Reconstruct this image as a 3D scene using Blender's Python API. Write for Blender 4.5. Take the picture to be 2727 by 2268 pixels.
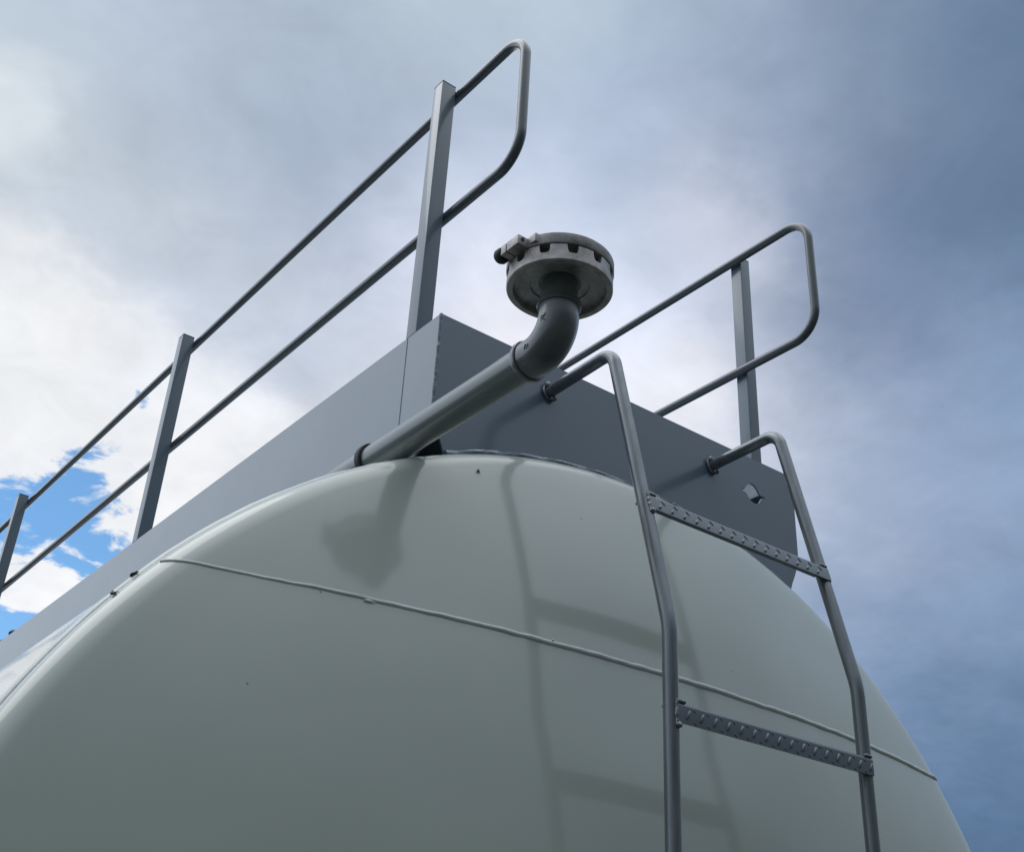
import bpy, bmesh, math, random
from mathutils import Vector, Matrix, noise as mnoise
random.seed(7)
for o in list(bpy.data.objects): bpy.data.objects.remove(o, do_unlink=True)
SC = bpy.context.scene
COL = SC.collection
S = 1.2                       # metres per drawing unit
Z0 = 2.964                    # height of the walkway's top edge above the ground
def V(x, y, z): return Vector((S*x, S*y, S*z + Z0))
GROUND = -Z0/S

# ------------------------------------------------------------------ camera
RIGHT = Vector((0.77107298, -0.63593926, 0.03205791))
DOWN = Vector((0.34121245, 0.37016205, -0.86403364))
FWD = Vector((0.53760629, 0.67717155, 0.50241235))
FPX, CX, CY = 3135.67, 1472.99, 1087.40
cam_d = bpy.data.cameras.new('camera'); cam = bpy.data.objects.new('camera', cam_d); COL.objects.link(cam)
m = Matrix((RIGHT, -DOWN, -FWD)).transposed().to_4x4()
m.translation = V(-0.8745, -1.4172, -1.1398)
cam.matrix_world = m
cam_d.sensor_width = 36; cam_d.lens = FPX/2727*36
cam_d.shift_x = (1363.5-CX)/2727; cam_d.shift_y = (CY-1134)/2727
cam_d.clip_start = 0.05; cam_d.clip_end = 5000
SC.camera = cam

# ------------------------------------------------------------------ light
SUN_EL, SUN_AZ = 58, 308      # degrees; azimuth clockwise from +Y
sun_d = bpy.data.lights.new('sun', 'SUN'); sun_d.energy = 0.7; sun_d.angle = math.radians(45); sun_d.color = (1.0, .965, .91)
sun = bpy.data.objects.new('sun', sun_d); COL.objects.link(sun)
sd = Vector((math.sin(math.radians(SUN_AZ))*math.cos(math.radians(SUN_EL)), math.cos(math.radians(SUN_AZ))*math.cos(math.radians(SUN_EL)), math.sin(math.radians(SUN_EL))))
sun.rotation_euler = sd.to_track_quat('Z', 'Y').to_euler()
sun.location = sd*30
SC.view_settings.view_transform = 'Standard'; SC.view_settings.look = 'None'
SC.view_settings.exposure = 0; SC.view_settings.gamma = 1; SC.view_settings.use_curve_mapping = False

# ------------------------------------------------------------------ sky: Nishita blue behind a layer of cloud
# every row: direction, cloud colour, sharpness, weight, how far the cloud is open to the blue
CLOUD = [
    (0.0552, 0.7416, 0.6686, 0.481, 0.585, 0.675, 240, 1.0, 0),
    (0.1346, 0.705, 0.6963, 0.481, 0.537, 0.661, 240, 1.0, 0),
    (0.2278, 0.6488, 0.7261, 0.449, 0.537, 0.648, 240, 1.0, 0),
    (0.3223, 0.581, 0.7474, 0.503, 0.597, 0.675, 240, 1.0, 0),
    (0.4052, 0.5166, 0.7543, 0.481, 0.573, 0.661, 240, 1.0, 0),
    (0.4943, 0.4362, 0.752, 0.388, 0.481, 0.61, 240, 1.0, 0),
    (0.5676, 0.3656, 0.7377, 0.266, 0.344, 0.464, 240, 1.0, 0),
    (0.6449, 0.2776, 0.712, 0.138, 0.205, 0.327, 240, 1.0, 0),
    (0.0822, 0.7839, 0.6155, 0.73, 0.791, 0.839, 240, 1.0, 0),
    (0.1436, 0.7416, 0.6553, 0.417, 0.493, 0.588, 240, 1.0, 0),
    (0.2381, 0.7108, 0.6619, 0.353, 0.431, 0.536, 240, 1.0, 0),
    (0.3348, 0.6687, 0.6639, 0.31, 0.379, 0.509, 240, 1.0, 0),
    (0.4276, 0.5887, 0.686, 0.398, 0.475, 0.623, 240, 1.0, 0),
    (0.5096, 0.5179, 0.6871, 0.307, 0.388, 0.537, 240, 1.0, 0),
    (0.5843, 0.4424, 0.6803, 0.224, 0.292, 0.41, 240, 1.0, 0),
    (0.6382, 0.3735, 0.6732, 0.153, 0.224, 0.335, 240, 1.0, 0),
    (0.6862, 0.3101, 0.6581, 0.119, 0.193, 0.311, 240, 1.0, 0),
    (0.1056, 0.8175, 0.5661, 0.436, 0.509, 0.6, 240, 1.0, 0),
    (0.1941, 0.7894, 0.5824, 0.37, 0.446, 0.548, 240, 1.0, 0),
    (0.3015, 0.7456, 0.5943, 0.327, 0.393, 0.52, 240, 1.0, 0),
    (0.431, 0.64, 0.6361, 0.612, 0.702, 0.887, 240, 1.0, 0),
    (0.521, 0.5759, 0.63, 0.446, 0.556, 0.734, 240, 1.0, 0),
    (0.579, 0.5148, 0.6323, 0.687, 0.734, 0.887, 240, 1.0, 0),
    (0.6335, 0.4494, 0.6298, 0.181, 0.237, 0.361, 240, 1.0, 0),
    (0.6792, 0.3929, 0.62, 0.138, 0.205, 0.319, 240, 1.0, 0),
    (0.7232, 0.344, 0.5989, 0.124, 0.199, 0.319, 240, 1.0, 0),
    (0.1331, 0.8421, 0.5226, 0.855, 0.888, 0.913, 240, 1.0, 0),
    (0.1991, 0.817, 0.5412, 0.839, 0.871, 0.905, 240, 1.0, 0),
    (0.2544, 0.8087, 0.5303, 0.585, 0.635, 0.702, 240, 1.0, 0),
    (0.2928, 0.7806, 0.5522, 0.428, 0.497, 0.623, 240, 1.0, 0),
    (0.3638, 0.7508, 0.5513, 0.449, 0.52, 0.642, 240, 1.0, 0),
    (0.4436, 0.6784, 0.5857, 0.734, 0.8, 0.942, 240, 1.0, 0),
    (0.5534, 0.5878, 0.5902, 0.656, 0.734, 0.905, 240, 1.0, 0),
    (0.6411, 0.5086, 0.5748, 0.231, 0.295, 0.425, 240, 1.0, 0),
    (0.6901, 0.4439, 0.5715, 0.143, 0.208, 0.335, 240, 1.0, 0),
    (0.7346, 0.3888, 0.5561, 0.128, 0.199, 0.319, 240, 1.0, 0),
    (0.1744, 0.8657, 0.4693, 0.922, 0.922, 0.939, 240, 1.0, 0),
    (0.2499, 0.8365, 0.4876, 0.839, 0.871, 0.905, 240, 1.0, 0),
    (0.3281, 0.7994, 0.5033, 0.73, 0.776, 0.839, 240, 1.0, 0),
    (0.4347, 0.7155, 0.5469, 0.73, 0.761, 0.855, 240, 1.0, 0),
    (0.486, 0.6691, 0.5622, 1.038, 1.018, 1.098, 240, 1.0, 0),
    (0.605, 0.5971, 0.5268, 0.924, 0.961, 1.038, 240, 1.0, 0),
    (0.6978, 0.4941, 0.5186, 0.342, 0.418, 0.573, 240, 1.0, 0),
    (0.7289, 0.4426, 0.5223, 0.227, 0.332, 0.523, 240, 1.0, 0),
    (0.7696, 0.3938, 0.5027, 0.26, 0.373, 0.549, 240, 1.0, 0),
    (0.1825, 0.8883, 0.4215, 0.905, 0.922, 0.939, 240, 1.0, 0),
    (0.3145, 0.8266, 0.4667, 0.922, 0.93, 0.947, 240, 1.0, 0),
    (0.6182, 0.6114, 0.4941, 0.942, 0.961, 1.038, 240, 1.0, 0),
    (0.6948, 0.5348, 0.4809, 0.537, 0.573, 0.688, 240, 1.0, 0),
    (0.738, 0.5034, 0.4493, 0.428, 0.486, 0.623, 240, 1.0, 0),
    (0.7747, 0.4515, 0.4427, 0.274, 0.36, 0.514, 240, 1.0, 0),
    (0.7972, 0.4163, 0.4373, 0.277, 0.383, 0.576, 240, 1.0, 0),
    (0.7433, 0.5453, 0.3875, 0.387, 0.466, 0.616, 240, 1.0, 0),
    (0.7779, 0.498, 0.3832, 0.26, 0.347, 0.494, 240, 1.0, 0),
    (0.8145, 0.4456, 0.3715, 0.233, 0.328, 0.494, 240, 1.0, 0),
    (0.7873, 0.5333, 0.3095, 0.209, 0.319, 0.508, 240, 1.0, 0),
    (0.8258, 0.4745, 0.3048, 0.173, 0.264, 0.417, 240, 1.0, 0),
    (0.8296, 0.505, 0.2382, 0.112, 0.193, 0.327, 240, 1.0, 0),
    (0.8506, 0.4926, 0.1842, 0.088, 0.159, 0.279, 240, 1.0, 0),
    (0.2523, 0.849, 0.4642, 0.839, 0.871, 0.922, 12000, 13.0, 0.95),
    (0.2155, 0.8916, 0.3983, 0.839, 0.871, 0.922, 2200, 5.0, 1),
    (0.1998, 0.9052, 0.3752, 0.839, 0.871, 0.922, 2200, 5.0, 1),
    (0.2404, 0.8788, 0.4121, 0.839, 0.871, 0.922, 2200, 5.0, 1),
    (0.2564, 0.87, 0.4211, 0.839, 0.871, 0.922, 2200, 5.0, 0.9),
    (0.2405, 0.8987, 0.3668, 0.839, 0.871, 0.922, 2200, 5.0, 1),
    (0.2213, 0.9063, 0.3601, 0.839, 0.871, 0.922, 2200, 5.0, 1),
    (0.2755, 0.8882, 0.3677, 0.839, 0.871, 0.922, 2200, 5.0, 1),
    (0.2649, 0.9012, 0.343, 0.839, 0.871, 0.922, 2200, 5.0, 1),
    (0.2179, 0.9284, 0.3008, 0.839, 0.871, 0.922, 2200, 5.0, 1),
    (0.2371, 0.9271, 0.2904, 0.839, 0.871, 0.922, 2200, 5.0, 1),
    (0.2202, 0.9142, 0.3403, 0.905, 0.905, 0.922, 2200, 5.0, 0),
    (0.2432, 0.9129, 0.3278, 0.922, 0.922, 0.939, 2200, 5.0, 0),
    (0.2114, 0.9209, 0.3274, 0.922, 0.922, 0.939, 2200, 5.0, 0),
    (0.2619, 0.9106, 0.3198, 0.871, 0.888, 0.922, 2200, 5.0, 0.1),
    (0.2722, 0.8784, 0.3928, 0.922, 0.922, 0.939, 2200, 5.0, 0),
    (0.2907, 0.8642, 0.4107, 0.922, 0.922, 0.939, 2200, 5.0, 0),
    (0.2998, 0.8797, 0.3691, 0.871, 0.888, 0.922, 2200, 5.0, 0.2),
    (0.1893, 0.8952, 0.4036, 0.888, 0.905, 0.939, 2200, 5.0, 0),
    (0.2284, 0.8738, 0.4293, 0.905, 0.913, 0.939, 2200, 5.0, 0),
    (0.2679, 0.8597, 0.4348, 0.905, 0.913, 0.939, 2200, 5.0, 0),
    (0.3069, 0.8427, 0.4424, 0.905, 0.913, 0.939, 2200, 5.0, 0),
    (0.2435, 0.9044, 0.3504, 0.922, 0.922, 0.939, 2200, 5.0, 0.35),
    (0.2011, 0.9179, 0.342, 0.839, 0.871, 0.922, 2200, 5.0, 0.7),
    (0.1259, 0.8329, 0.5389, 0.922, 0.922, 0.939, 2200, 5.0, 0),
    (0.1523, 0.8353, 0.5283, 0.939, 0.939, 0.947, 2200, 5.0, 0),
    (0.1823, 0.829, 0.5287, 0.905, 0.913, 0.93, 2200, 5.0, 0),
    (0.213, 0.8217, 0.5286, 0.905, 0.913, 0.93, 2200, 5.0, 0),
    (0.2445, 0.8221, 0.5142, 0.905, 0.913, 0.939, 2200, 5.0, 0),
    (0.1745, 0.847, 0.5022, 0.939, 0.939, 0.956, 2200, 5.0, 0),
    (0.2924, 0.819, 0.4938, 0.905, 0.913, 0.939, 2200, 5.0, 0),
    (0.3324, 0.8127, 0.4785, 0.922, 0.922, 0.939, 2200, 5.0, 0),
    (0.1298, 0.814, 0.5662, 0.552, 0.631, 0.716, 2200, 5.0, 0),
    (0.1637, 0.8134, 0.5581, 0.479, 0.565, 0.687, 2200, 5.0, 0),
    (0.2033, 0.8097, 0.5504, 0.445, 0.521, 0.658, 2200, 5.0, 0),
    (0.2453, 0.802, 0.5446, 0.423, 0.503, 0.644, 2200, 5.0, 0),
    (0.291, 0.8003, 0.5243, 0.468, 0.552, 0.687, 2200, 5.0, 0),
    (0.3395, 0.786, 0.5166, 0.503, 0.578, 0.716, 2200, 5.0, 0),
    (0.5732, 0.5221, 0.6316, 0.761, 0.776, 0.855, 1400, 2.0, 0),
    (0.5913, 0.5187, 0.6175, 0.617, 0.644, 0.761, 1400, 2.0, 0),
    (0.4882, 0.6763, 0.5516, 0.939, 0.905, 0.939, 1400, 2.0, 0),
    (0.6195, 0.5942, 0.5129, 0.871, 0.855, 0.888, 1400, 2.0, 0),
    (0.7354, 0.4052, 0.5431, 0.305, 0.392, 0.552, 1400, 2.0, 0),
    (0.722, 0.4355, 0.5376, 0.138, 0.209, 0.361, 1400, 2.0, 0),
    (0.086, 0.7766, 0.6241, 0.761, 0.823, 0.855, 2200, 5.0, 0),
    (0.0969, 0.78, 0.6182, 0.73, 0.791, 0.839, 2200, 5.0, 0),
]
# unseen rest of the sky; broad soft areas placed to shape light and reflections
WIDE = [
    (0, 0, 1, 1.15, 1.22, 1.30, 6, .03, 0), (.12, -.28, .95, 1.75, 1.80, 1.86, 14, .09, 0), (-.62, .62, .46, 1.10, 1.22, 1.38, 14, .10, 0),
    (-.8, .3, .5, .66, .75, .88, 4, .06, 0), (-.95, -.2, .2, .40, .47, .56, 5, .05, 0), (0, .95, .3, .62, .70, .80, 6, .03, 0),
    (.38, -.68, .62, .52, .60, .70, 12, .07, 0), (.75, -.4, .5, .44, .55, .70, 10, .05, 0), (-.3, -.65, .65, .46, .54, .66, 9, .05, 0),
    (.3, -.95, .10, .045, .062, .055, 16, .30, 0), (.85, -.5, .08, .07, .095, .11, 18, .20, 0), (-.3, -.95, .10, .045, .062, .055, 16, .30, 0), (-.8, -.6, .08, .12, .14, .14, 20, .16, 0),  # dark low band added to darken reflections in the tank's lower end
]
w = bpy.data.worlds.new('World'); SC.world = w; w.use_nodes = True
NT = w.node_tree; NT.nodes.clear()
def nd(t, **kw):
    n = NT.nodes.new(t)
    for k, v in kw.items(): setattr(n, k, v)
    return n
def lk(a, b): NT.links.new(a, b)
def wmath(op, a, b=None, c=None, clamp=False):
    n = nd('ShaderNodeMath', operation=op, use_clamp=clamp)
    for i, v in enumerate((a, b, c)):
        if v is None: continue
        if isinstance(v, (int, float)): n.inputs[i].default_value = v
        else: lk(v, n.inputs[i])
    return n.outputs[0]
def wvec(op, a, b=None, c=None):
    n = nd('ShaderNodeVectorMath', operation=op)
    for i, v in enumerate((a, b, c)):
        if v is None: continue
        if isinstance(v, (tuple, list)): n.inputs[i].default_value = v
        else: lk(v, n.inputs[i])
    return n
tc = nd('ShaderNodeTexCoord')
dirn = wvec('NORMALIZE', tc.outputs['Generated']).outputs[0]
sep = nd('ShaderNodeSeparateXYZ'); lk(dirn, sep.inputs[0])
den = wmath('ADD', wmath('MAXIMUM', sep.outputs[2], 0.0), 0.25)
comb = nd('ShaderNodeCombineXYZ'); lk(wmath('DIVIDE', sep.outputs[0], den), comb.inputs[0]); lk(wmath('DIVIDE', sep.outputs[1], den), comb.inputs[1])
plane = comb.outputs[0]
def wnoise(scale, det, rough, dist=0, off=0):
    n = nd('ShaderNodeTexNoise'); n.inputs['Scale'].default_value = scale; n.inputs['Detail'].default_value = det
    n.inputs['Roughness'].default_value = rough; n.inputs['Distortion'].default_value = dist
    src = plane
    if off: src = wvec('ADD', plane, (off, off*.7, 0)).outputs[0]
    lk(src, n.inputs['Vector']); return n
nw = wnoise(6, 4, .6)
warp = wvec('SCALE', wvec('SUBTRACT', nw.outputs['Color'], (.5, .5, .5)).outputs[0]); warp.inputs['Scale'].default_value = .13
wd = wvec('NORMALIZE', wvec('ADD', dirn, warp.outputs[0]).outputs[0]).outputs[0]
def cloud_field(rows):
    """weighted blend of the rows' colours round the direction; also how far the cloud is open"""
    acc = (0, 0, 0); acc2 = (0, 0, 0); here = wd
    for i, (dx, dy, dz, r, g, b, k, a, op) in enumerate(rows):
        l = math.sqrt(dx*dx+dy*dy+dz*dz)
        dt = wvec('DOT_PRODUCT', here, (dx/l, dy/l, dz/l)).outputs['Value']
        ex = wmath('POWER', dt, k+.5)
        acc = wvec('MULTIPLY_ADD', ex, (r*a, g*a, b*a), acc).outputs[0]
        acc2 = wvec('MULTIPLY_ADD', ex, (a, a*op, 0), acc2).outputs[0]
        if i % 8 == 7:      # the tiny terms only fix the order of evaluation
            here = wvec('MULTIPLY_ADD', acc2, (1e-9, 1e-9, 1e-9), wvec('MULTIPLY_ADD', acc, (1e-9, 1e-9, 1e-9), wd).outputs[0]).outputs[0]
    s2 = nd('ShaderNodeSeparateXYZ'); lk(acc2, s2.inputs[0])
    inv = wmath('DIVIDE', 1.0, wmath('MAXIMUM', s2.outputs[0], 1e-12))
    col = wvec('SCALE', acc); lk(inv, col.inputs['Scale'])
    return col.outputs[0], wmath('MULTIPLY', s2.outputs[1], inv)
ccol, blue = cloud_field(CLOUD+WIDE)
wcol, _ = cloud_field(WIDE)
# cloud texture: soft billows, finer wisps
n1 = wnoise(4.2, 8, .60, .5, 3.1)
n2 = wnoise(10, 6, .55, 1.2, 8.4)
tex = wmath('ADD', wmath('MULTIPLY_ADD', n1.outputs[0], .40, 1-.20), wmath('MULTIPLY_ADD', n2.outputs[0], .24, -.105))
ctex = wvec('SCALE', ccol); lk(tex, ctex.inputs['Scale'])
wtex = wvec('SCALE', wcol); lk(tex, wtex.inputs['Scale'])
n3 = wnoise(15, 6, .62, .5, 21.7)
mask = nd('ShaderNodeMapRange'); mask.interpolation_type = 'SMOOTHSTEP'
mask.inputs['From Min'].default_value = .45; mask.inputs['From Max'].default_value = .63
lk(wmath('MULTIPLY_ADD', n3.outputs[0], 1.1, wmath('ADD', blue, -.55)), mask.inputs['Value'])
gate = nd('ShaderNodeMapRange'); gate.inputs['From Min'].default_value = .05; gate.inputs['From Max'].default_value = .3; lk(blue, gate.inputs['Value'])
sky = nd('ShaderNodeTexSky', sky_type='NISHITA'); sky.sun_disc = False
sky.sun_elevation = math.radians(SUN_EL); sky.sun_rotation = math.radians(SUN_AZ); sky.air_density = 1.0; sky.dust_density = 0; sky.ozone_density = 1.2; sky.altitude = 800
bg_sky = nd('ShaderNodeBackground'); lk(wvec('MULTIPLY', sky.outputs[0], (.80, 1.08, 1.16)).outputs[0], bg_sky.inputs[0]); bg_sky.inputs[1].default_value = .15
bg_cl = nd('ShaderNodeBackground'); lk(ctex.outputs[0], bg_cl.inputs[0]); bg_cl.inputs[1].default_value = 1.0
mix = nd('ShaderNodeMixShader'); lk(wmath('MULTIPLY', mask.outputs[0], gate.outputs[0]), mix.inputs[0]); lk(bg_cl.outputs[0], mix.inputs[1]); lk(bg_sky.outputs[0], mix.inputs[2])
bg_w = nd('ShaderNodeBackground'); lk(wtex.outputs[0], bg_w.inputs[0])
# the detailed rows have died away 45 degrees from their middle: beyond it the broad areas alone are the same sky
near = wmath('GREATER_THAN', wvec('DOT_PRODUCT', dirn, (0.527, 0.664, 0.530)).outputs['Value'], math.cos(math.radians(46)))
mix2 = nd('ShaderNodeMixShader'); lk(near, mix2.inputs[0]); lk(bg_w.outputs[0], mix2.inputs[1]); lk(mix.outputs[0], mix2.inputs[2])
wo = nd('ShaderNodeOutputWorld'); lk(mix2.outputs[0], wo.inputs[0])
w.cycles.sampling_method = 'MANUAL'; w.cycles.sample_map_resolution = 128
SC.cycles.max_bounces = 4; SC.cycles.use_denoising = True

# ------------------------------------------------------------------ materials
def mat(name, base, rough=.4, metal=0.0, spec=.5, var=.06, vscale=4, coat=0, coat_r=.1, bump=0, bscale=300, streak=None, spots=0, rvar=.06, ior=1.5):
    mt = bpy.data.materials.new(name); mt.use_nodes = True
    t = mt.node_tree; P = t.nodes['Principled BSDF']
    c = t.nodes.new('ShaderNodeTexCoord'); mp = t.nodes.new('ShaderNodeMapping'); t.links.new(c.outputs['Object'], mp.inputs[0])
    if streak: mp.inputs['Scale'].default_value = streak
    n = t.nodes.new('ShaderNodeTexNoise'); n.inputs['Scale'].default_value = vscale; n.inputs['Detail'].default_value = 7; n.inputs['Roughness'].default_value = .62
    t.links.new(mp.outputs[0], n.inputs['Vector'])
    rp = t.nodes.new('ShaderNodeMapRange'); rp.inputs['From Min'].default_value = .28; rp.inputs['From Max'].default_value = .72
    rp.inputs['To Min'].default_value = 1-var; rp.inputs['To Max'].default_value = 1+var
    t.links.new(n.outputs[0], rp.inputs[0])
    sc = t.nodes.new('ShaderNodeVectorMath'); sc.operation = 'SCALE'; sc.inputs[0].default_value = base; t.links.new(rp.outputs[0], sc.inputs['Scale'])
    colr = sc.outputs[0]
    if spots:                                   # small chips and specks of dirt
        v = t.nodes.new('ShaderNodeTexVoronoi'); v.inputs['Scale'].default_value = spots; v.inputs['Randomness'].default_value = 1
        t.links.new(c.outputs['Object'], v.inputs['Vector'])
        sp = t.nodes.new('ShaderNodeSeparateColor'); t.links.new(v.outputs['Color'], sp.inputs[0])
        thr = t.nodes.new('ShaderNodeMath'); thr.operation = 'MULTIPLY_ADD'; t.links.new(sp.outputs[0], thr.inputs[0]); thr.inputs[1].default_value = .30; thr.inputs[2].default_value = -.235
        lt = t.nodes.new('ShaderNodeMath'); lt.operation = 'LESS_THAN'; t.links.new(v.outputs['Distance'], lt.inputs[0]); t.links.new(thr.outputs[0], lt.inputs[1])
        mx = t.nodes.new('ShaderNodeMix'); mx.data_type = 'RGBA'; t.links.new(lt.outputs[0], mx.inputs['Factor']); t.links.new(colr, mx.inputs['A']); mx.inputs['B'].default_value = (.12, .11, .10, 1)
        colr = mx.outputs['Result']
    t.links.new(colr, P.inputs['Base Color'])
    rr = t.nodes.new('ShaderNodeMapRange'); rr.inputs['To Min'].default_value = max(rough-rvar, .02); rr.inputs['To Max'].default_value = rough+rvar
    n2 = t.nodes.new('ShaderNodeTexNoise'); n2.inputs['Scale'].default_value = vscale*3.7; n2.inputs['Detail'].default_value = 5; t.links.new(mp.outputs[0], n2.inputs['Vector'])
    t.links.new(n2.outputs[0], rr.inputs[0]); t.links.new(rr.outputs[0], P.inputs['Roughness'])
    P.inputs['Metallic'].default_value = metal; P.inputs['Specular IOR Level'].default_value = spec
    P.inputs['Coat Weight'].default_value = coat; P.inputs['Coat Roughness'].default_value = coat_r; P.inputs['Coat IOR'].default_value = ior
    if bump:
        nb = t.nodes.new('ShaderNodeTexNoise'); nb.inputs['Scale'].default_value = bscale; nb.inputs['Detail'].default_value = 4; t.links.new(c.outputs['Object'], nb.inputs['Vector'])
        b = t.nodes.new('ShaderNodeBump'); b.inputs['Strength'].default_value = bump; b.inputs['Distance'].default_value = .002
        t.links.new(nb.outputs[0], b.inputs['Height']); t.links.new(b.outputs[0], P.inputs['Normal'])
    return mt
M_TANK = mat('cream_tank_paint', (.415, .468, .428), .45, spec=.5, var=.04, vscale=1.6, coat=1, coat_r=.11, spots=20, ior=1.68)
M_WELD = mat('lit_cream_painted_weld', (.58, .625, .60), .3, var=.06, vscale=40, coat=.6, bump=.15, bscale=220)  # tank's paint, lightened to put the light caught by the bead into the colour
M_BOX = mat('grey_sheet_paint', (.110, .155, .208), .42, spec=.5, var=.09, vscale=2.2, coat=1, coat_r=.15, spots=24, ior=1.62)
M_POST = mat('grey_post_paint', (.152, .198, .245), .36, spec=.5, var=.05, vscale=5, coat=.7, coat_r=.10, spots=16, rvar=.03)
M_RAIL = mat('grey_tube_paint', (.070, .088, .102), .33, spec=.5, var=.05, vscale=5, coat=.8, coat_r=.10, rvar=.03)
M_LADDER = mat('worn_grey_tube', (.17, .19, .205), .30, metal=.5, var=.24, vscale=9, coat=.6, coat_r=.12, bump=.02, bscale=120, streak=(7, 7, .9), spots=14)
M_STEP = mat('grey_tread_plate', (.088, .112, .136), .34, metal=.1, var=.10, vscale=22, coat=.8, coat_r=.14)
M_PIPE = mat('green_grey_pipe_paint', (.130, .160, .162), .32, spec=.5, var=.08, vscale=8, coat=.9, coat_r=.10, spots=22)
M_ELBOW = mat('dark_cast_elbow', (.090, .105, .114), .30, spec=.5, var=.16, vscale=20, coat=.9, coat_r=.12, bump=.05, bscale=160)
M_CAST = mat('raw_cast_aluminium', (.40, .38, .375), .46, metal=.55, var=.42, vscale=40, bump=.35, bscale=330, spots=45)
M_DARK = mat('black_rubber', (.012, .013, .015), .55, var=.1)
M_INK = mat('cast_mark', (.02, .022, .025), .5)
M_RED = mat('red_valve_paint', (.22, .035, .02), .4)
M_FLY = mat('fly_black', (.008, .008, .010), .4)
M_GROUND = mat('dark_gravel', (.050, .054, .046), .92, var=.35, vscale=3, bump=.6, bscale=60)
M_CONC = mat('concrete', (.26, .255, .24), .85, var=.12, vscale=6)

# ------------------------------------------------------------------ mesh helpers (drawing units in, metres out)
class Part:
    """collects geometry for ONE mesh object"""
    def __init__(self): self.bm = bmesh.new()
    def box(self, x0, x1, y0, y1, z0, z1, bev=0):
        r = bmesh.ops.create_cube(self.bm, size=1)
        for v in r['verts']:
            v.co = Vector((x0+(v.co.x+.5)*(x1-x0), y0+(v.co.y+.5)*(y1-y0), z0+(v.co.z+.5)*(z1-z0)))
        if bev:
            es = list({e for v in r['verts'] for e in v.link_edges})
            bmesh.ops.bevel(self.bm, geom=es, offset=bev, segments=3, profile=.6, affect='EDGES')
        return self
    def tube(self, pts, rad, seg=24, caps=True, jit=None):
        pts = [Vector(p) for p in pts]; n = len(pts); bm = self.bm
        T = [(pts[min(i+1, n-1)]-pts[max(i-1, 0)]).normalized() for i in range(n)]
        up = Vector((0, 0, 1)) if abs(T[0].z) < .9 else Vector((1, 0, 0))
        N = (up - T[0]*up.dot(T[0])).normalized(); rings = []
        for i in range(n):
            if i: N = (N - T[i]*N.dot(T[i])).normalized()
            Bn = T[i].cross(N); r = rad[i] if isinstance(rad, (list, tuple)) else rad
            ring = []
            for k in range(seg):
                a = 2*math.pi*k/seg
                rr = r*(jit(pts[i], a) if jit else 1)
                ring.append(bm.verts.new(pts[i] + N*(rr*math.cos(a)) + Bn*(rr*math.sin(a))))
            rings.append(ring)
        for i in range(n-1):
            for k in range(seg):
                bm.faces.new((rings[i][k], rings[i][(k+1) % seg], rings[i+1][(k+1) % seg], rings[i+1][k]))
        if caps:
            bm.faces.new(rings[0][::-1]); bm.faces.new(rings[-1])
        return self
    def lathe(self, prof, centre, axis='Z', seg=96, close=False):
        """prof: list of (radius, height along axis)"""
        bm = self.bm; c = Vector(centre); rings = []
        for r, h in prof:
            if r < 1e-7:
                p = Vector((0, 0, h)) if axis == 'Z' else Vector((0, h, 0))
                rings.append([bm.verts.new(c+p)]); continue
            ring = []
            for k in range(seg):
                a = 2*math.pi*k/seg
                p = Vector((r*math.cos(a), r*math.sin(a), h)) if axis == 'Z' else Vector((r*math.cos(a), h, r*math.sin(a)))
                ring.append(bm.verts.new(c+p))
            rings.append(ring)
        pairs = list(zip(rings, rings[1:]))
        if close: pairs.append((rings[-1], rings[0]))
        for A, B_ in pairs:
            for k in range(seg):
                q = (k+1) % seg
                if len(A) == 1 and len(B_) == 1: continue
                if len(A) == 1: bm.faces.new((A[0], B_[k], B_[q]))
                elif len(B_) == 1: bm.faces.new((A[k], A[q], B_[0]))
                else: bm.faces.new((A[k], A[q], B_[q], B_[k]))
        return self
    def plate(self, outer, holes, to3, thick):
        """flat plate from 2-D outlines; to3(u, v) -> Vector, thick -> Vector"""
        bm = self.bm; es = []
        for loop in [outer]+holes:
            vs = [bm.verts.new(to3(*p)) for p in loop]
            es += [bm.edges.new((vs[i], vs[(i+1) % len(vs)])) for i in range(len(vs))]
        f = bmesh.ops.triangle_fill(bm, use_beauty=True, use_dissolve=False, edges=es)
        faces = [g for g in f['geom'] if isinstance(g, bmesh.types.BMFace)]
        e = bmesh.ops.extrude_face_region(bm, geom=faces)
        # the extruded copy moves; the first faces stay as the back
        for v in [g for g in e['geom'] if isinstance(g, bmesh.types.BMVert)]: v.co += thick
        return self
    def blob(self, c, r, sub=2, amp=.25, sx=1, sy=1, sz=1):
        rr = bmesh.ops.create_icosphere(self.bm, subdivisions=sub, radius=1)
        off = Vector((random.random()*50, 0, 0))
        for v in rr['verts']:
            k = r*(1+amp*mnoise.noise(v.co*2.2+off))
            v.co = Vector((c[0]+v.co.x*k*sx, c[1]+v.co.y*k*sy, c[2]+v.co.z*k*sz))
        return self
    def build(self, name, m, parent=None, base=None, sharp=35):
        bm = self.bm
        bmesh.ops.recalc_face_normals(bm, faces=bm.faces)
        b = Vector(base) if base is not None else (Vector(parent['base_xyz']) if parent is not None and 'base_xyz' in parent else Vector((0, 0, 0)))
        for v in bm.verts: v.co = V(*v.co) - b
        for f in bm.faces: f.smooth = True
        for e in bm.edges:
            if len(e.link_faces) == 2 and e.calc_face_angle(0) > math.radians(sharp): e.smooth = False
        me = bpy.data.meshes.new(name); bm.to_mesh(me); bm.free(); me.materials.append(m)
        o = bpy.data.objects.new(name, me); COL.objects.link(o)
        if parent is not None:
            o.parent = parent; o['base_xyz'] = b
        else: o.location = b
        return o
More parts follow.
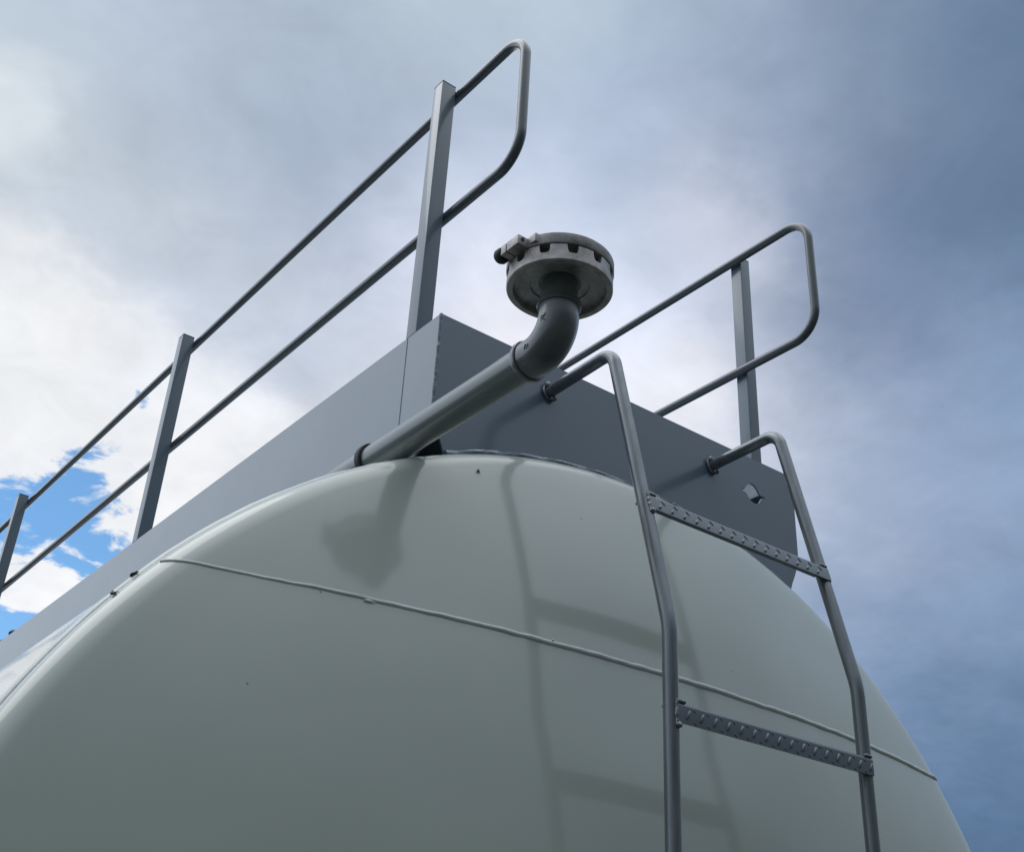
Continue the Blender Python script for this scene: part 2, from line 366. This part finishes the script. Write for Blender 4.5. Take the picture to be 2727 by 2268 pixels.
def thing(name, label, cat, base, group=None):
    o = bpy.data.objects.new(name, None); COL.objects.link(o); o.location = V(*base); o['base_xyz'] = V(*base)
    o['label'] = label; o['category'] = cat; o.empty_display_size = .1
    if group: o['group'] = group
    return o
def tag(o, label, cat, group=None):
    o['label'] = label; o['category'] = cat
    if group: o['group'] = group
def fillet(pts, radii, n=14):
    """polyline with rounded corners"""
    pts = [Vector(p) for p in pts]; out = [pts[0]]
    for i in range(1, len(pts)-1):
        P, A, B_ = pts[i], pts[i-1], pts[i+1]; r = radii[i-1]
        u = (A-P).normalized(); v = (B_-P).normalized(); ang = u.angle(v); d = r/math.tan(ang/2)
        bis = (u+v).normalized(); C = P + bis*(r/math.sin(ang/2)); s = P+u*d - C; e = P+v*d - C; tot = s.angle(e); ax = s.cross(e).normalized()
        for k in range(n+1): out.append(C + Matrix.Rotation(tot*k/n, 3, ax) @ s)
    out.append(pts[-1]); return out
def dense(pts, step):
    out = []
    for a, b in zip(pts, pts[1:]):
        a, b = Vector(a), Vector(b); k = max(1, int((b-a).length/step))
        out += [a.lerp(b, i/k) for i in range(k)]
    return out + [Vector(pts[-1])]
def lumps(freq, amp, seed=0):
    o = Vector((seed*7.3, seed*3.1, 0))
    return lambda p, a: 1 + amp*mnoise.noise(p*freq+o) + amp*.6*mnoise.noise(p*freq*3.1+o) + amp*.25*math.sin(a*2+p.x*freq)

# ------------------------------------------------------------------ ground
g = Part(); gv = [g.bm.verts.new((x, y, GROUND)) for x, y in ((-2500, -2500), (2500, -2500), (2500, 2500), (-2500, 2500))]; g.bm.faces.new(gv)
go = g.build('ground', M_GROUND); go['kind'] = 'structure'

# ------------------------------------------------------------------ storage tank
XC, ZC, R, YR, RC, RK = .4386, -1.2547, 1.0750, .0082, 3.3922, .0448
LEN = 4.6
YCC = math.sqrt((RC-RK)**2-(R-RK)**2); RT = (R-RK)*RC/(RC-RK)
def wave(x, z):
    """the pressed plate is not quite true"""
    k = max(0, min(1, (R-.05-math.hypot(x-XC, z-ZC))/.25))
    return k*(.0026*mnoise.noise(Vector((x*2.6, z*2.6, 4)))+.0008*mnoise.noise(Vector((x*7, z*7, 9))))
def ysurf(rho):
    if rho < RT: return YR + YCC - math.sqrt(RC*RC-rho*rho)
    return YR - math.sqrt(max(RK*RK-(rho-(R-RK))**2, 0))
tank = thing('storage_tank', 'large cream painted steel tank with a shallow dished end, lying on its side', 'tank', (XC, LEN/2, GROUND))
Part().lathe([(R+.0012, YR+.012), (R+.0016, YR+.4), (R+.0016, LEN-.01)], (XC, 0, ZC), 'Y', 256).build('shell', M_TANK, tank)
prof = [(0, ysurf(0))] + [(RT*i/40, ysurf(RT*i/40)) for i in range(1, 41)]
a0 = math.acos(min(1, (RT-(R-RK))/RK))
prof += [((R-RK)+RK*math.cos(a0*(1-i/10)), YR-RK*math.sin(a0*(1-i/10))) for i in range(1, 11)] + [(R, YR+.006), (R-.004, YR+.012)]
dp = Part().lathe(prof, (XC, 0, ZC), 'Y', 320)
for v in dp.bm.verts: v.co.y += wave(v.co.x, v.co.z)
dish = dp.build('dished_end', M_TANK, tank)
back = [(r, LEN + .17 - (h-ysurf(0))*1.0) for r, h in prof]
Part().lathe([(r, LEN+(YR-h)) for r, h in prof], (XC, 0, ZC), 'Y', 128).build('dished_end', M_TANK, tank)
ZS = -.5690
half = math.sqrt(R*R-(ZS-ZC)**2)
pts = []; N = 520
for i in range(N+1):
    x = XC - half + .004 + (2*half-.006)*i/N
    rho = math.hypot(x-XC, ZS-ZC)
    wob = .0016*mnoise.noise(Vector((x*9, 3, 0)))+.0010*mnoise.noise(Vector((x*33, 8, 0)))
    pts.append((x, ysurf(min(rho, R-.0004))+wave(x, ZS)+.0010, ZS+wob))
def seam_r(x):
    t = min(1, max(0, (x-(XC-half))/(2*half)))
    return .0024+.0024*min(1, t*2.6)
rads = [seam_r(q[0])*(1+.14*mnoise.noise(Vector((q[0]*26, 1, 0)))) for q in pts]
sm = Part().tube(pts, rads, 12, True, lumps(60, .10, 2))
for px in (.17, .36, .70):
    k = min(range(N), key=lambda i: abs(pts[i][0]-px)); q = pts[k]
    sm.blob((q[0], q[1]-.003, q[2]+random.choice((-.005, .005))), random.uniform(.0010, .0019), 2, .5)
sm.blob((-.118, ysurf(math.hypot(-.118-XC, ZS-ZC))+wave(-.118, ZS)-.0008, ZS-.0032), .0036, 3, .35, 2.6, .6, .8)
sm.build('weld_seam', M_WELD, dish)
rw = Part(); rings = []; KT = 10; NA = 1000
for k in range(KT+1):                        # wide flat weld cap behind the dish's rounded edge
    t = k/KT; ring = []
    for i in range(NA):
        a = 2*math.pi*i/NA; c_, s_ = math.cos(a), math.sin(a)
        n_ = mnoise.noise(Vector((c_*22, s_*22, 5)))+.6*mnoise.noise(Vector((c_*75, s_*75, 9)))
        r_ = R+.0002+.0040*(math.sin(math.pi*t)**.6)*(1+.22*n_)
        y_ = YR+.0035+.0185*t+.0012*mnoise.noise(Vector((c_*30, s_*30, 2+t)))
        ring.append(rw.bm.verts.new((XC+r_*c_, y_, ZC+r_*s_)))
    rings.append(ring)
for A, B_ in zip(rings, rings[1:]):
    for i in range(NA): rw.bm.faces.new((A[i], A[(i+1) % NA], B_[(i+1) % NA], B_[i]))
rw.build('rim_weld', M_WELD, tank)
for y in (.9, LEN-.9):                       # two concrete cradles
    c = Part(); out = [(XC-.95, GROUND+.001), (XC+.95, GROUND+.001), (XC+.95, ZC-.55)]
    a1 = math.asin(-.56/(R+.002)); out += [(XC+(R+.002)*math.cos(t), ZC+(R+.002)*math.sin(t)) for t in [a1-(math.pi+2*a1)*k/40 for k in range(41)]]
    out.append((XC-.95, ZC-.55))
    c.plate(out, [], lambda u, v, y=y: Vector((u, y, v)), Vector((0, .22, 0))); c.build('cradle', M_CONC, tank)

# ------------------------------------------------------------------ walkway: open steel box along the top of the tank
W = .9012; LB = 4.2
walk = thing('walkway_box', 'grey sheet steel walkway box with a cut out mark, welded on top of the tank', 'walkway', (W/2, LB/2, -.2))
# radius at which the dish crosses the plate's plane
RHO0 = next(R-RK+RK*k/400 for k in range(400) if ysurf(R-RK+RK*k/400) > -.002)
outl = [(0, 0), (0, -.222), (.0209, -.2368), (.0315, -.2624)]
for i in range(41):
    x = .034+(.866-.034)*i/40; outl.append((x, ZC+math.sqrt((RHO0-.012)**2-(x-XC)**2)))
outl += [(.8702, -.2625), (.8770, -.245), (.8862, -.227), (.8940, -.2087), (.8982, -.192), (.9012, -.1747), (.9012, -.03)]
for k in range(1, 9):
    a = math.pi/2*k/8; outl.append((.8712+.03*math.cos(a), -.03+.03*math.sin(a)))
hole = [(0.7410, -0.0786), (0.7434, -0.0780), (0.7472, -0.0786), (0.7499, -0.0775), (0.7524, -0.0730), (0.7557, -0.0678), (0.7594, -0.0635), (0.7638, -0.0608), (0.7684, -0.0591), (0.7730, -0.0586), (0.7784, -0.0598), (0.7829, -0.0624), (0.7869, -0.0660), (0.7900, -0.0697), (0.7934, -0.0743), (0.7958, -0.0774),
        (0.7989, -0.0778), (0.8023, -0.0772), (0.8064, -0.0771), (0.8101, -0.0775), (0.8099, -0.0793), (0.8086, -0.0800), (0.8034, -0.0808), (0.7992, -0.0841), (0.7969, -0.0880), (0.7947, -0.0913), (0.7914, -0.0953), (0.7877, -0.0979), (0.7844, -0.0998), (0.7811, -0.1006), (0.7764, -0.1013), (0.7722, -0.1007), (0.7679, -0.0993), (0.7648, -0.0974), (0.7609, -0.0938), (0.7578, -0.0902), (0.7549, -0.0868), (0.7520, -0.0840), (0.7482, -0.0846), (0.7444, -0.0842), (0.7419, -0.0816)]
Part().plate(outl, [hole], lambda u, v: Vector((u, .004, v)), Vector((0, -.004, 0))).build('end_plate', M_BOX, walk)
Part().plate([(0.0045, -.0005), (LB, -.0005), (LB, -.275), (.06, -.275), (.0045, -.232)], [], lambda u, v: Vector((.004, u, v)), Vector((-.0042, 0, 0))).build('side_plate', M_BOX, walk)
Part().plate([(0.0045, -.031), (.0345, -.0005), (LB, -.0005), (LB, -.275), (.05, -.275), (.0045, -.17)], [], lambda u, v: Vector((W-.0045, u, v)), Vector((.004, 0, 0))).build('side_plate', M_BOX, walk)
Part().box(.8665, W-.0048, .006, LB-.01, -.031, -.028).box(.8665, .8692, .006, .165, -.0275, -.0012).build('ledge', M_BOX, walk)
Part().box(.0045, .032, .006, LB-.01, -.031, -.028).build('ledge', M_BOX, walk)
Part().box(.010, W-.012, .17, LB-.01, -.0275, -.024).build('deck', M_BOX, walk)
Part().box(.0045, W-.005, LB-.006, LB-.002, -.27, -.002).build('end_plate', M_BOX, walk)
# welds of the box: corner, bottom bead, vertical joint in the side plate
cw = dense([(.0008, .0004, -.0008), (.0008, .0004, -.218)], .0016)
Part().tube([(q.x+.0012*mnoise.noise(q*60), q.y, q.z) for q in cw], .0031, 10, True, lumps(120, .22, 5)).build('corner_weld', M_BOX, walk)
bb = []
for i in range(330):
    x = .031+(.868-.031)*i/329; r = RHO0+.0015
    bb.append((x, -.0025, ZC+math.sqrt(r*r-(x-XC)**2)+.001*mnoise.noise(Vector((x*30, 0, 0)))))
Part().tube(bb, .0052, 10, True, lumps(70, .34, 6)).build('bottom_weld', M_POST, walk)
Part().tube(dense([(-.0004, .102, -.002), (-.0004, .0985, -.25)], .004), .0008, 8, True, lumps(70, .3, 8)).build('joint_weld', M_BOX, walk)

# ------------------------------------------------------------------ guard rails
def guard_rail(label, px0, ps, xr, zt, zb, yu, ph, ys, rad):
    t = thing('guard_rail', label, 'railing', (px0+.016, LB/2, 0), 'guard rails along the walkway')
    pth = fillet([(xr, LB-.05, zt), (xr, yu, zt), (xr, yu, zb), (xr, LB-.05, zb)], [.062, .062], 18)
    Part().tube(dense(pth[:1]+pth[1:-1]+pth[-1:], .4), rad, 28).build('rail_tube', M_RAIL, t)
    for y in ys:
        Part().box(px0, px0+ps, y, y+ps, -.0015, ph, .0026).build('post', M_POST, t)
        Part().box(px0+.0003, px0+ps-.0003, y+.0003, y+ps-.0003, ph+.0002, ph+.0024, .0006).build('post_cap', M_DARK, t)
        for z in (zt, zb):                    # weld where the tube meets the post
            xs = px0+ps if xr > px0 else px0
            wl = []
            for k in range(41):
                a = 2*math.pi*k/40; wl.append((xs+(.0006 if xr > px0 else -.0006), y+.016+.0165*math.cos(a), z+.0062*math.sin(a)))
            Part().tube(wl, .0018, 8, False, lumps(90, .3, y)).build('weld', M_POST, t)
    return t
guard_rail('tall grey guard rail in the foreground, along the left edge of the walkway box', -.0010, .0322, .0409, .5903, .2795, -.1430, .6043, (.0760, 1.3031, 2.6505, 3.90), .0098)
guard_rail('grey guard rail on the right walkway edge, behind the top of the ladder', .8695, .0318, .8596, .5969, .2882, -.1316, .6107, (.0792, 1.3031, 2.6505, 3.90), .0100)

# ------------------------------------------------------------------ ladder
XA, XB, ZA, ZB_, D1, D2, ZK = .2387, .6539, -.0607, -.0562, .1710, .2942, -.5672
lad = thing('ladder', 'grey tube ladder with tread plate steps hooked over in front of the tank end', 'ladder', ((XA+XB)/2, -D2, GROUND))
LR = .0111
for x in (XA, XB):
    pth = fillet([(x, .0, ZA), (x, -D1, ZB_), (x, -D2, ZK), (x, -D2, GROUND+.002)], [.036, .16], 16)
    Part().tube(dense(pth, .08), LR, 28).build('side_rail', M_LADDER, lad)
    cl = Part(); rg = []
    for k in range(49):                       # lumpy weld round the foot of the hook
        a = 2*math.pi*k/48; rr = LR+.0022+.0012*mnoise.noise(Vector((math.cos(a)*1.7+x*9, math.sin(a)*1.7, 3)))
        rg.append((x+rr*math.cos(a), -.0035+.0008*math.sin(3*a), ZA+rr*math.sin(a)))
    cl.tube(rg, [.0029*(1+.45*mnoise.noise(Vector((math.cos(2*math.pi*k/48)*2.1, math.sin(2*math.pi*k/48)*2.1, x*13)))) for k in range(49)], 12, False)
    cl.blob((x-LR*.60, -.0055, ZA+LR*.98), .0062, 3, .25, 1, 1.1, 1); cl.blob((x+LR*.55, -.0065, ZA-LR*1.12), .0060, 3, .25, 1.1, 1.1, .9)
    cl.build('foot_weld', M_LADDER, lad)
def step(zc, yface, tilt, pat):
    """bent tread plate: front lip and short tread, with raised lens pattern; tilt about x in radians"""
    p = Part(); h = .0275; dep = .030; th = .0035; x0, x1 = XA-.001, XB+.003
    rt = .0055
    sec = [(0, -h/2)] + [(rt-rt*math.cos(a), h/2-rt+rt*math.sin(a)) for a in [math.pi/2*k/6 for k in range(7)]] + [(dep, h/2)]
    inn = [(dep, h/2-th)] + [(rt-(rt-th)*math.cos(a), h/2-rt+(rt-th)*math.sin(a)) for a in [math.pi/2*(6-k)/6 for k in range(7)]] + [(th, -h/2)]
    prof = sec+inn
    A = [p.bm.verts.new((x0, q[0], q[1])) for q in prof]; B_ = [p.bm.verts.new((x1, q[0], q[1])) for q in prof]
    n = len(prof)
    for i in range(n): p.bm.faces.new((A[i], A[(i+1) % n], B_[(i+1) % n], B_[i]))
    p.bm.faces.new(A[::-1]); p.bm.faces.new(B_)
    def lens(cx, cz, ang, L, wd, hgt, top=False):
        R_ = []; K = 16
        c = Vector((cx, 0, cz)); ax = Vector((math.cos(ang), 0, math.sin(ang))); bx = Vector((-math.sin(ang), 0, math.cos(ang)))
        if top:
            c = Vector((cx, cz, h/2)); ax = Vector((math.cos(ang), math.sin(ang), 0)); bx = Vector((-math.sin(ang), math.cos(ang), 0))
        nrm = Vector((0, 0, 1)) if top else Vector((0, -1, 0))
        for s_, hh in ((1, -.0003), (.9, hgt*.42), (.7, hgt*.76), (.4, hgt*.96)):
            R_.append([p.bm.verts.new(c+ax*(L/2*s_*math.cos(2*math.pi*k/K))+bx*(wd/2*s_*math.sin(2*math.pi*k/K))+nrm*hh) for k in range(K)])
        for P_, Q_ in zip(R_, R_[1:]):
            for k in range(K): p.bm.faces.new((P_[k], P_[(k+1) % K], Q_[(k+1) % K], Q_[k]))
        p.bm.faces.new(R_[-1])
    pitch = .0262; cnt = int((x1-x0-.02)/pitch)
    for k in range(cnt+1):
        xx = x0+.020+pitch*k
        if pat == 0:
            if xx < x1-.008: lens(xx, -.0060, math.radians(58), .0108, .0056, .0024)
            if xx+.013 < x1-.004: lens(xx+.009, .0040, math.radians(-42), .0110, .0024, .0010)
        else:
            lens(xx, -.0015, math.radians(62), .0158, .0056, .0026)
            if xx+.013 < x1-.004: lens(xx+.013, -.0105, math.radians(-35), .0075, .0028, .0009); lens(xx+.012, .0062, math.radians(-35), .0070, .0026, .0008)
    rot = Matrix.Rotation(tilt, 3, 'X')
    for v in p.bm.verts: v.co = rot @ v.co + Vector((0, yface, zc))
    s_ = p.build('step', M_STEP, lad, sharp=62)
    for side, xx in ((0, x0), (1, x1)):
        wd = Part()
        run = []
        for k in range(25):
            f = -.58+1.12*k/24
            q = rot @ Vector((0, .0015, h*f)) + Vector((0, yface, zc))
            run.append((xx+(.0004 if side == 0 else -.0006)+.0012*mnoise.noise(Vector((k*.17, zc*9, side))), q.y+(0 if side == 0 else .003), q.z))
        wd.tube(run, [.0026*(1+.45*mnoise.noise(Vector((k*.19, zc*5, side*4+1)))) for k in range(25)], 10)
        q = rot @ Vector((0, .002, h*.56)) + Vector((0, yface, zc)); sg = 1 if side == 0 else -1
        top = [(xx+sg*.016*k/12, q.y+.002*mnoise.noise(Vector((k*.5, 2, zc))), q.z+.0012*mnoise.noise(Vector((k*.6, zc*3, 4)))) for k in range(13)]
        wd.tube(top, [.0024*(1+.5*mnoise.noise(Vector((k*.5, zc*7, side*3+2)))) for k in range(13)], 10)
        if side == 0:
            q = rot @ Vector((0, .002, -h*.62)) + Vector((0, yface, zc)); wd.blob((xx+.0035, q.y, q.z), .0052, 3, .2, 1.1, 1, .9)
        wd.build('weld', M_LADDER, s_)
    return s_
lean = math.atan2(D2-D1, ZB_-ZK)
step(-.3636, -.2587, -lean, 0)
z = -.6928; k = 1
while z > GROUND+.2:
    step(z, -D2-LR-.0025, 0, 1); z -= .3285

# ------------------------------------------------------------------ vent pipe
XP, ZP, RP, YV, RBEND = -.0356, -.2546, .0256, -.3651, .055
pipe = thing('vent_pipe', 'green grey steel pipe beside the walkway box, ending in an upturned elbow', 'pipe', (XP, .5, ZP))
Part().tube(dense([(XP, 1.6, ZP), (XP, YV+RBEND+.002, ZP)], .1), RP, 48).build('pipe', M_PIPE, pipe)
# socket ring on the pipe
Part().lathe([(RP-.001, -.0075), (RP+.0032, -.0075), (RP+.0050, -.0055), (RP+.0052, 0), (RP+.0050, .0055), (RP+.0032, .0075), (RP-.001, .0075)], (XP, .112, ZP), 'Y', 64).build('socket_ring', M_DARK, pipe)
RE = .043; yc, zc = YV+RE, ZP+RE; YB, ZB2 = -.3010, -.1936
el = [(XP, yc-RE*math.sin(t), zc-RE*math.cos(t)) for t in [math.pi/2*k/28 for k in range(29)]]
el = [(XP, YB+.005, ZP), (XP, YB-.004, ZP)] + el + [(XP, YV, ZB2-.006), (XP, YV, ZB2+.003)]
erad = [.0286]*2+[.0286+.0006*math.sin(math.pi*k/28) for k in range(29)]+[.0286]*2
elb = Part().tube(el, erad, 56).build('elbow', M_ELBOW, pipe)
for nm, c, ax in (('lower_band', (XP, YB, ZP), 'Y'), ('upper_band', (XP, YV, ZB2), 'Z')):
    Part().lathe([(.027, -.0048), (.0300, -.0046), (.0312, -.0030), (.0313, .0030), (.0303, .0046), (.027, .0048)], c, ax, 72).build('band', M_ELBOW, elb)
Part().lathe([(RP+.0006, 0), (RP+.0006, .055)], (XP, YV, ZB2), 'Z', 56).build('nipple', M_PIPE, pipe)
# cast marks on the elbow: strokes given in bend angle and angle round the tube
def es(t, ph, r=.0291):
    ax = Vector((0, -math.sin(t), -math.cos(t))); return Vector((XP, yc, zc)) + ax*(RE+r*math.cos(ph)) + Vector((1, 0, 0))*(r*math.sin(ph))
for mark in ([(1.133, -1.488), (1.297, -1.583)], [(1.297, -1.583), (1.322, -1.441), (1.335, -1.346)], [(1.335, -1.346), (1.221, -1.457)], [(1.209, -1.457), (1.196, -1.283)], [(1.397, -1.346), (1.335, -1.346)], [(1.221, -1.346), (1.171, -1.252)]), \
        ([(.114, -1.409), (.19, -1.614)], [(.228, -1.583), (.14, -1.535)], [(.152, -1.52), (.177, -1.394)], [(.203, -1.362), (.316, -1.52)], [(.316, -1.52), (.291, -1.362)], [(.24, -1.472), (.303, -1.394)]):
    mk = Part()
    for st in mark: mk.tube([es(*q) for q in st], .00062, 8)
    mk.build('cast_mark', M_INK, elb)

# ------------------------------------------------------------------ breather vent on top of the pipe
ZBv = -.1684; RV = .0750
vent = thing('breather_vent', 'round cast metal vent with a slotted rim and clamped lid, on the upturned pipe', 'vent', (XP, YV, ZBv))
# body: cup with a raised rim underneath; slots cut in its upper edge
body = Part(); bm = body.bm
SEG = 1440
HB = .0262                                    # wall height
def sdepth(k):
    a = 360.0*k/SEG; d = (a-SLOT0+15) % 30 - 15
    hw = 5.9
    if abs(d) > hw: return 0
    e = abs(d)/hw
    return .0138*(1 if e < .3 else .38+.62*math.sqrt(max(0, 1-((e-.3)/.7)**2)))
SLOT0 = 4.3
prof_out = [(.0418, .0235), (.0425, .0105), (.0650, .0095), (.0655, .0010), (.0665, .0), (.0735, .0), (RV, .0016)]
rings = []
for r, h in prof_out: rings.append([bm.verts.new((XP+r*math.cos(2*math.pi*k/SEG), YV+r*math.sin(2*math.pi*k/SEG), ZBv+h)) for k in range(SEG)])
for r in (RV, RV-.006): rings.append([bm.verts.new((XP+r*math.cos(2*math.pi*k/SEG), YV+r*math.sin(2*math.pi*k/SEG), ZBv+HB-sdepth(k))) for k in range(SEG)])
rings.append([bm.verts.new((XP+(RV-.006)*math.cos(2*math.pi*k/SEG), YV+(RV-.006)*math.sin(2*math.pi*k/SEG), ZBv+.0125)) for k in range(SEG)])
rings.append([bm.verts.new((XP+.030*math.cos(2*math.pi*k/SEG), YV+.030*math.sin(2*math.pi*k/SEG), ZBv+.0130)) for k in range(SEG)])
for A, B_ in zip(rings, rings[1:]):
    for k in range(SEG): bm.faces.new((A[k], A[(k+1) % SEG], B_[(k+1) % SEG], B_[k]))
body.build('vent_body', M_CAST, vent, sharp=40)
Part().lathe([(.0595, .012), (.0595, HB+.006)], (XP, YV, ZBv), 'Z', 96).build('inner_sleeve', M_CAST, vent)
Part().lathe([(.0418, .0232), (.0300, .0232), (.0290, .0215), (.0290, .0135), (.0258, .0130)], (XP, YV, ZBv), 'Z', 96).build('hub', M_ELBOW, vent)
nut = Part(); hx = [(.0365*math.cos(math.pi/3*k+.35), .0365*math.sin(math.pi/3*k+.35)) for k in range(6)]
nut.plate(hx, [], lambda u, v: Vector((XP+u, YV+v, ZBv+.0140)), Vector((0, 0, .0088))); nut.build('hex_nut', M_ELBOW, vent)
lid = Part().lathe([(.055, HB+.0018), (RV+.0004, HB+.0018), (RV+.0014, HB+.0030), (RV+.0014, HB+.0180), (RV-.0005, HB+.0202), (.067, HB+.0212), (.060, HB+.0250), (.045, HB+.0290), (.022, HB+.0315), (0, HB+.0320)], (XP, YV, ZBv), 'Z', 192).build('lid', M_CAST, vent, sharp=40)
zl0, zl1 = ZBv+HB+.0018, ZBv+HB+.0178
xl = XP-RV
lug = Part()
lug.box(xl-.0165, xl+.006, YV-.0200, YV+.0060, zl0-.001, zl1-.001, .0018)
lug.box(xl-.0165, xl+.004, YV+.0074, YV+.0195, zl0-.001, zl1-.001, .0018)
lug.build('clamp_lug', M_CAST, lid)
Part().box(xl+.001, xl+.016, YV-.036, YV-.021, zl0+.003, zl1+.0015, .0022).build('hinge_lug', M_CAST, lid)
bolt = Part().tube([(xl-.0085, YV-.0207, zl0+.0085), (xl-.0085, YV+.024, zl0+.0085)], .0031, 20).build('bolt', M_ELBOW, lid)
Part().lathe([(0, 0), (.0098, .0006), (.0113, .003), (.0113, .0100), (.0092, .0135), (0, .014)], (xl-.0085, YV+.0205, zl0+.0070), 'Y', 40).build('knob', M_DARK, lid)
Part().lathe([(0, 0), (.0030, 0), (.0030, .0010), (0, .0010)], (xl-.0085, YV-.0212, zl0+.0085), 'Y', 24).build('bolt_hole_shade', M_INK, lid)  # dark disc on the lug face in place of the hole's shade

# ------------------------------------------------------------------ red valve far along the walkway, seen over its edge
vx, vy = .055, 2.44
val = thing('valve', 'small red valve with black knobs poking up past the far walkway edge', 'valve', (vx, vy, 0))
Part().lathe([(0, -.023), (.045, -.023), (.045, .020), (.040, .027), (.028, .030), (.026, .036), (0, .036)], (vx, vy, 0), 'Z', 40).build('body', M_RED, val)
Part().tube([(vx-.018, vy, .004), (vx-.020, vy-.18, .004)], .006, 14).build('lever', M_RED, val)
Part().lathe([(0, -.022), (.008, -.022), (.008, .004), (.013, .010), (.0145, .016), (.011, .022), (0, .023)], (vx-.020, vy-.18, 0), 'Z', 32).build('knob', M_DARK, val)
Part().lathe([(0, .036), (.007, .036), (.007, .048), (.017, .052), (.019, .059), (.014, .066), (0, .067)], (vx, vy, 0), 'Z', 32).build('knob', M_DARK, val)

# ------------------------------------------------------------------ flies resting on the rim
def fly(label, pos, nrm, rz, size=1.0):
    base = Vector(pos)
    t = thing('fly', label, 'fly', pos, 'flies sitting on the tank end')
    n = Vector(nrm).normalized(); u = n.orthogonal().normalized(); u = Matrix.Rotation(rz, 3, n) @ u; v = n.cross(u)
    p = Part()
    for c, r, l in ((-.0026, .0021, 1.9), (.0012, .0019, 1.3), (.0036, .0015, 1.0)):
        rr = bmesh.ops.create_icosphere(p.bm, subdivisions=2, radius=1)
        for q in rr['verts']: w_ = q.co.copy(); q.co = base + n*(.0022+w_.z*r) + u*(c+w_.x*r*l) + v*(w_.y*r)
    for sgn in (-1, 1):
        for a in (-.0012, .0008, .0028):
            p.tube([base+n*.0020+u*a, base+n*.0028+u*a*1.6+v*sgn*.0030, base+n*.0001+u*a*2.2+v*sgn*.0052], .00028, 5)
    for q in p.bm.verts: q.co = base+(q.co-base)*size
    p.build('body', M_FLY, t)
    wg = Part()
    for sgn in (-1, 1):
        a = [wg.bm.verts.new(base+n*(.0036+.0003*k)+u*x+v*sgn*y) for k, (x, y) in enumerate(((.001, .0006), (-.0030, .0006), (-.0056, .0018), (-.0050, .0036), (-.0018, .0030)))]
        wg.bm.faces.new(a)
    for q in wg.bm.verts: q.co = base+(q.co-base)*size
    wg.build('wings', M_FLY, t)
fly('black fly on the tank rim, the lower one of the pair', (-.4310, .0010, -.6237), (-.75, -.35, .6), .8)
fly('black fly on the outer edge of the rim weld, the upper one of the pair', (-.4060, .0165, -.5860), (-.75, -.1, .65), 1.9)
fly('tiny dark fly alone on the tank end, just below the walkway box', (.0725, ysurf(math.hypot(.0725-XC, -.2916-ZC))+wave(.0725, -.2916)-.0004, -.2916), (0, -.9, .35), 1.2, .6)

for o in bpy.data.objects:
    if 'base_xyz' in o: del o['base_xyz']
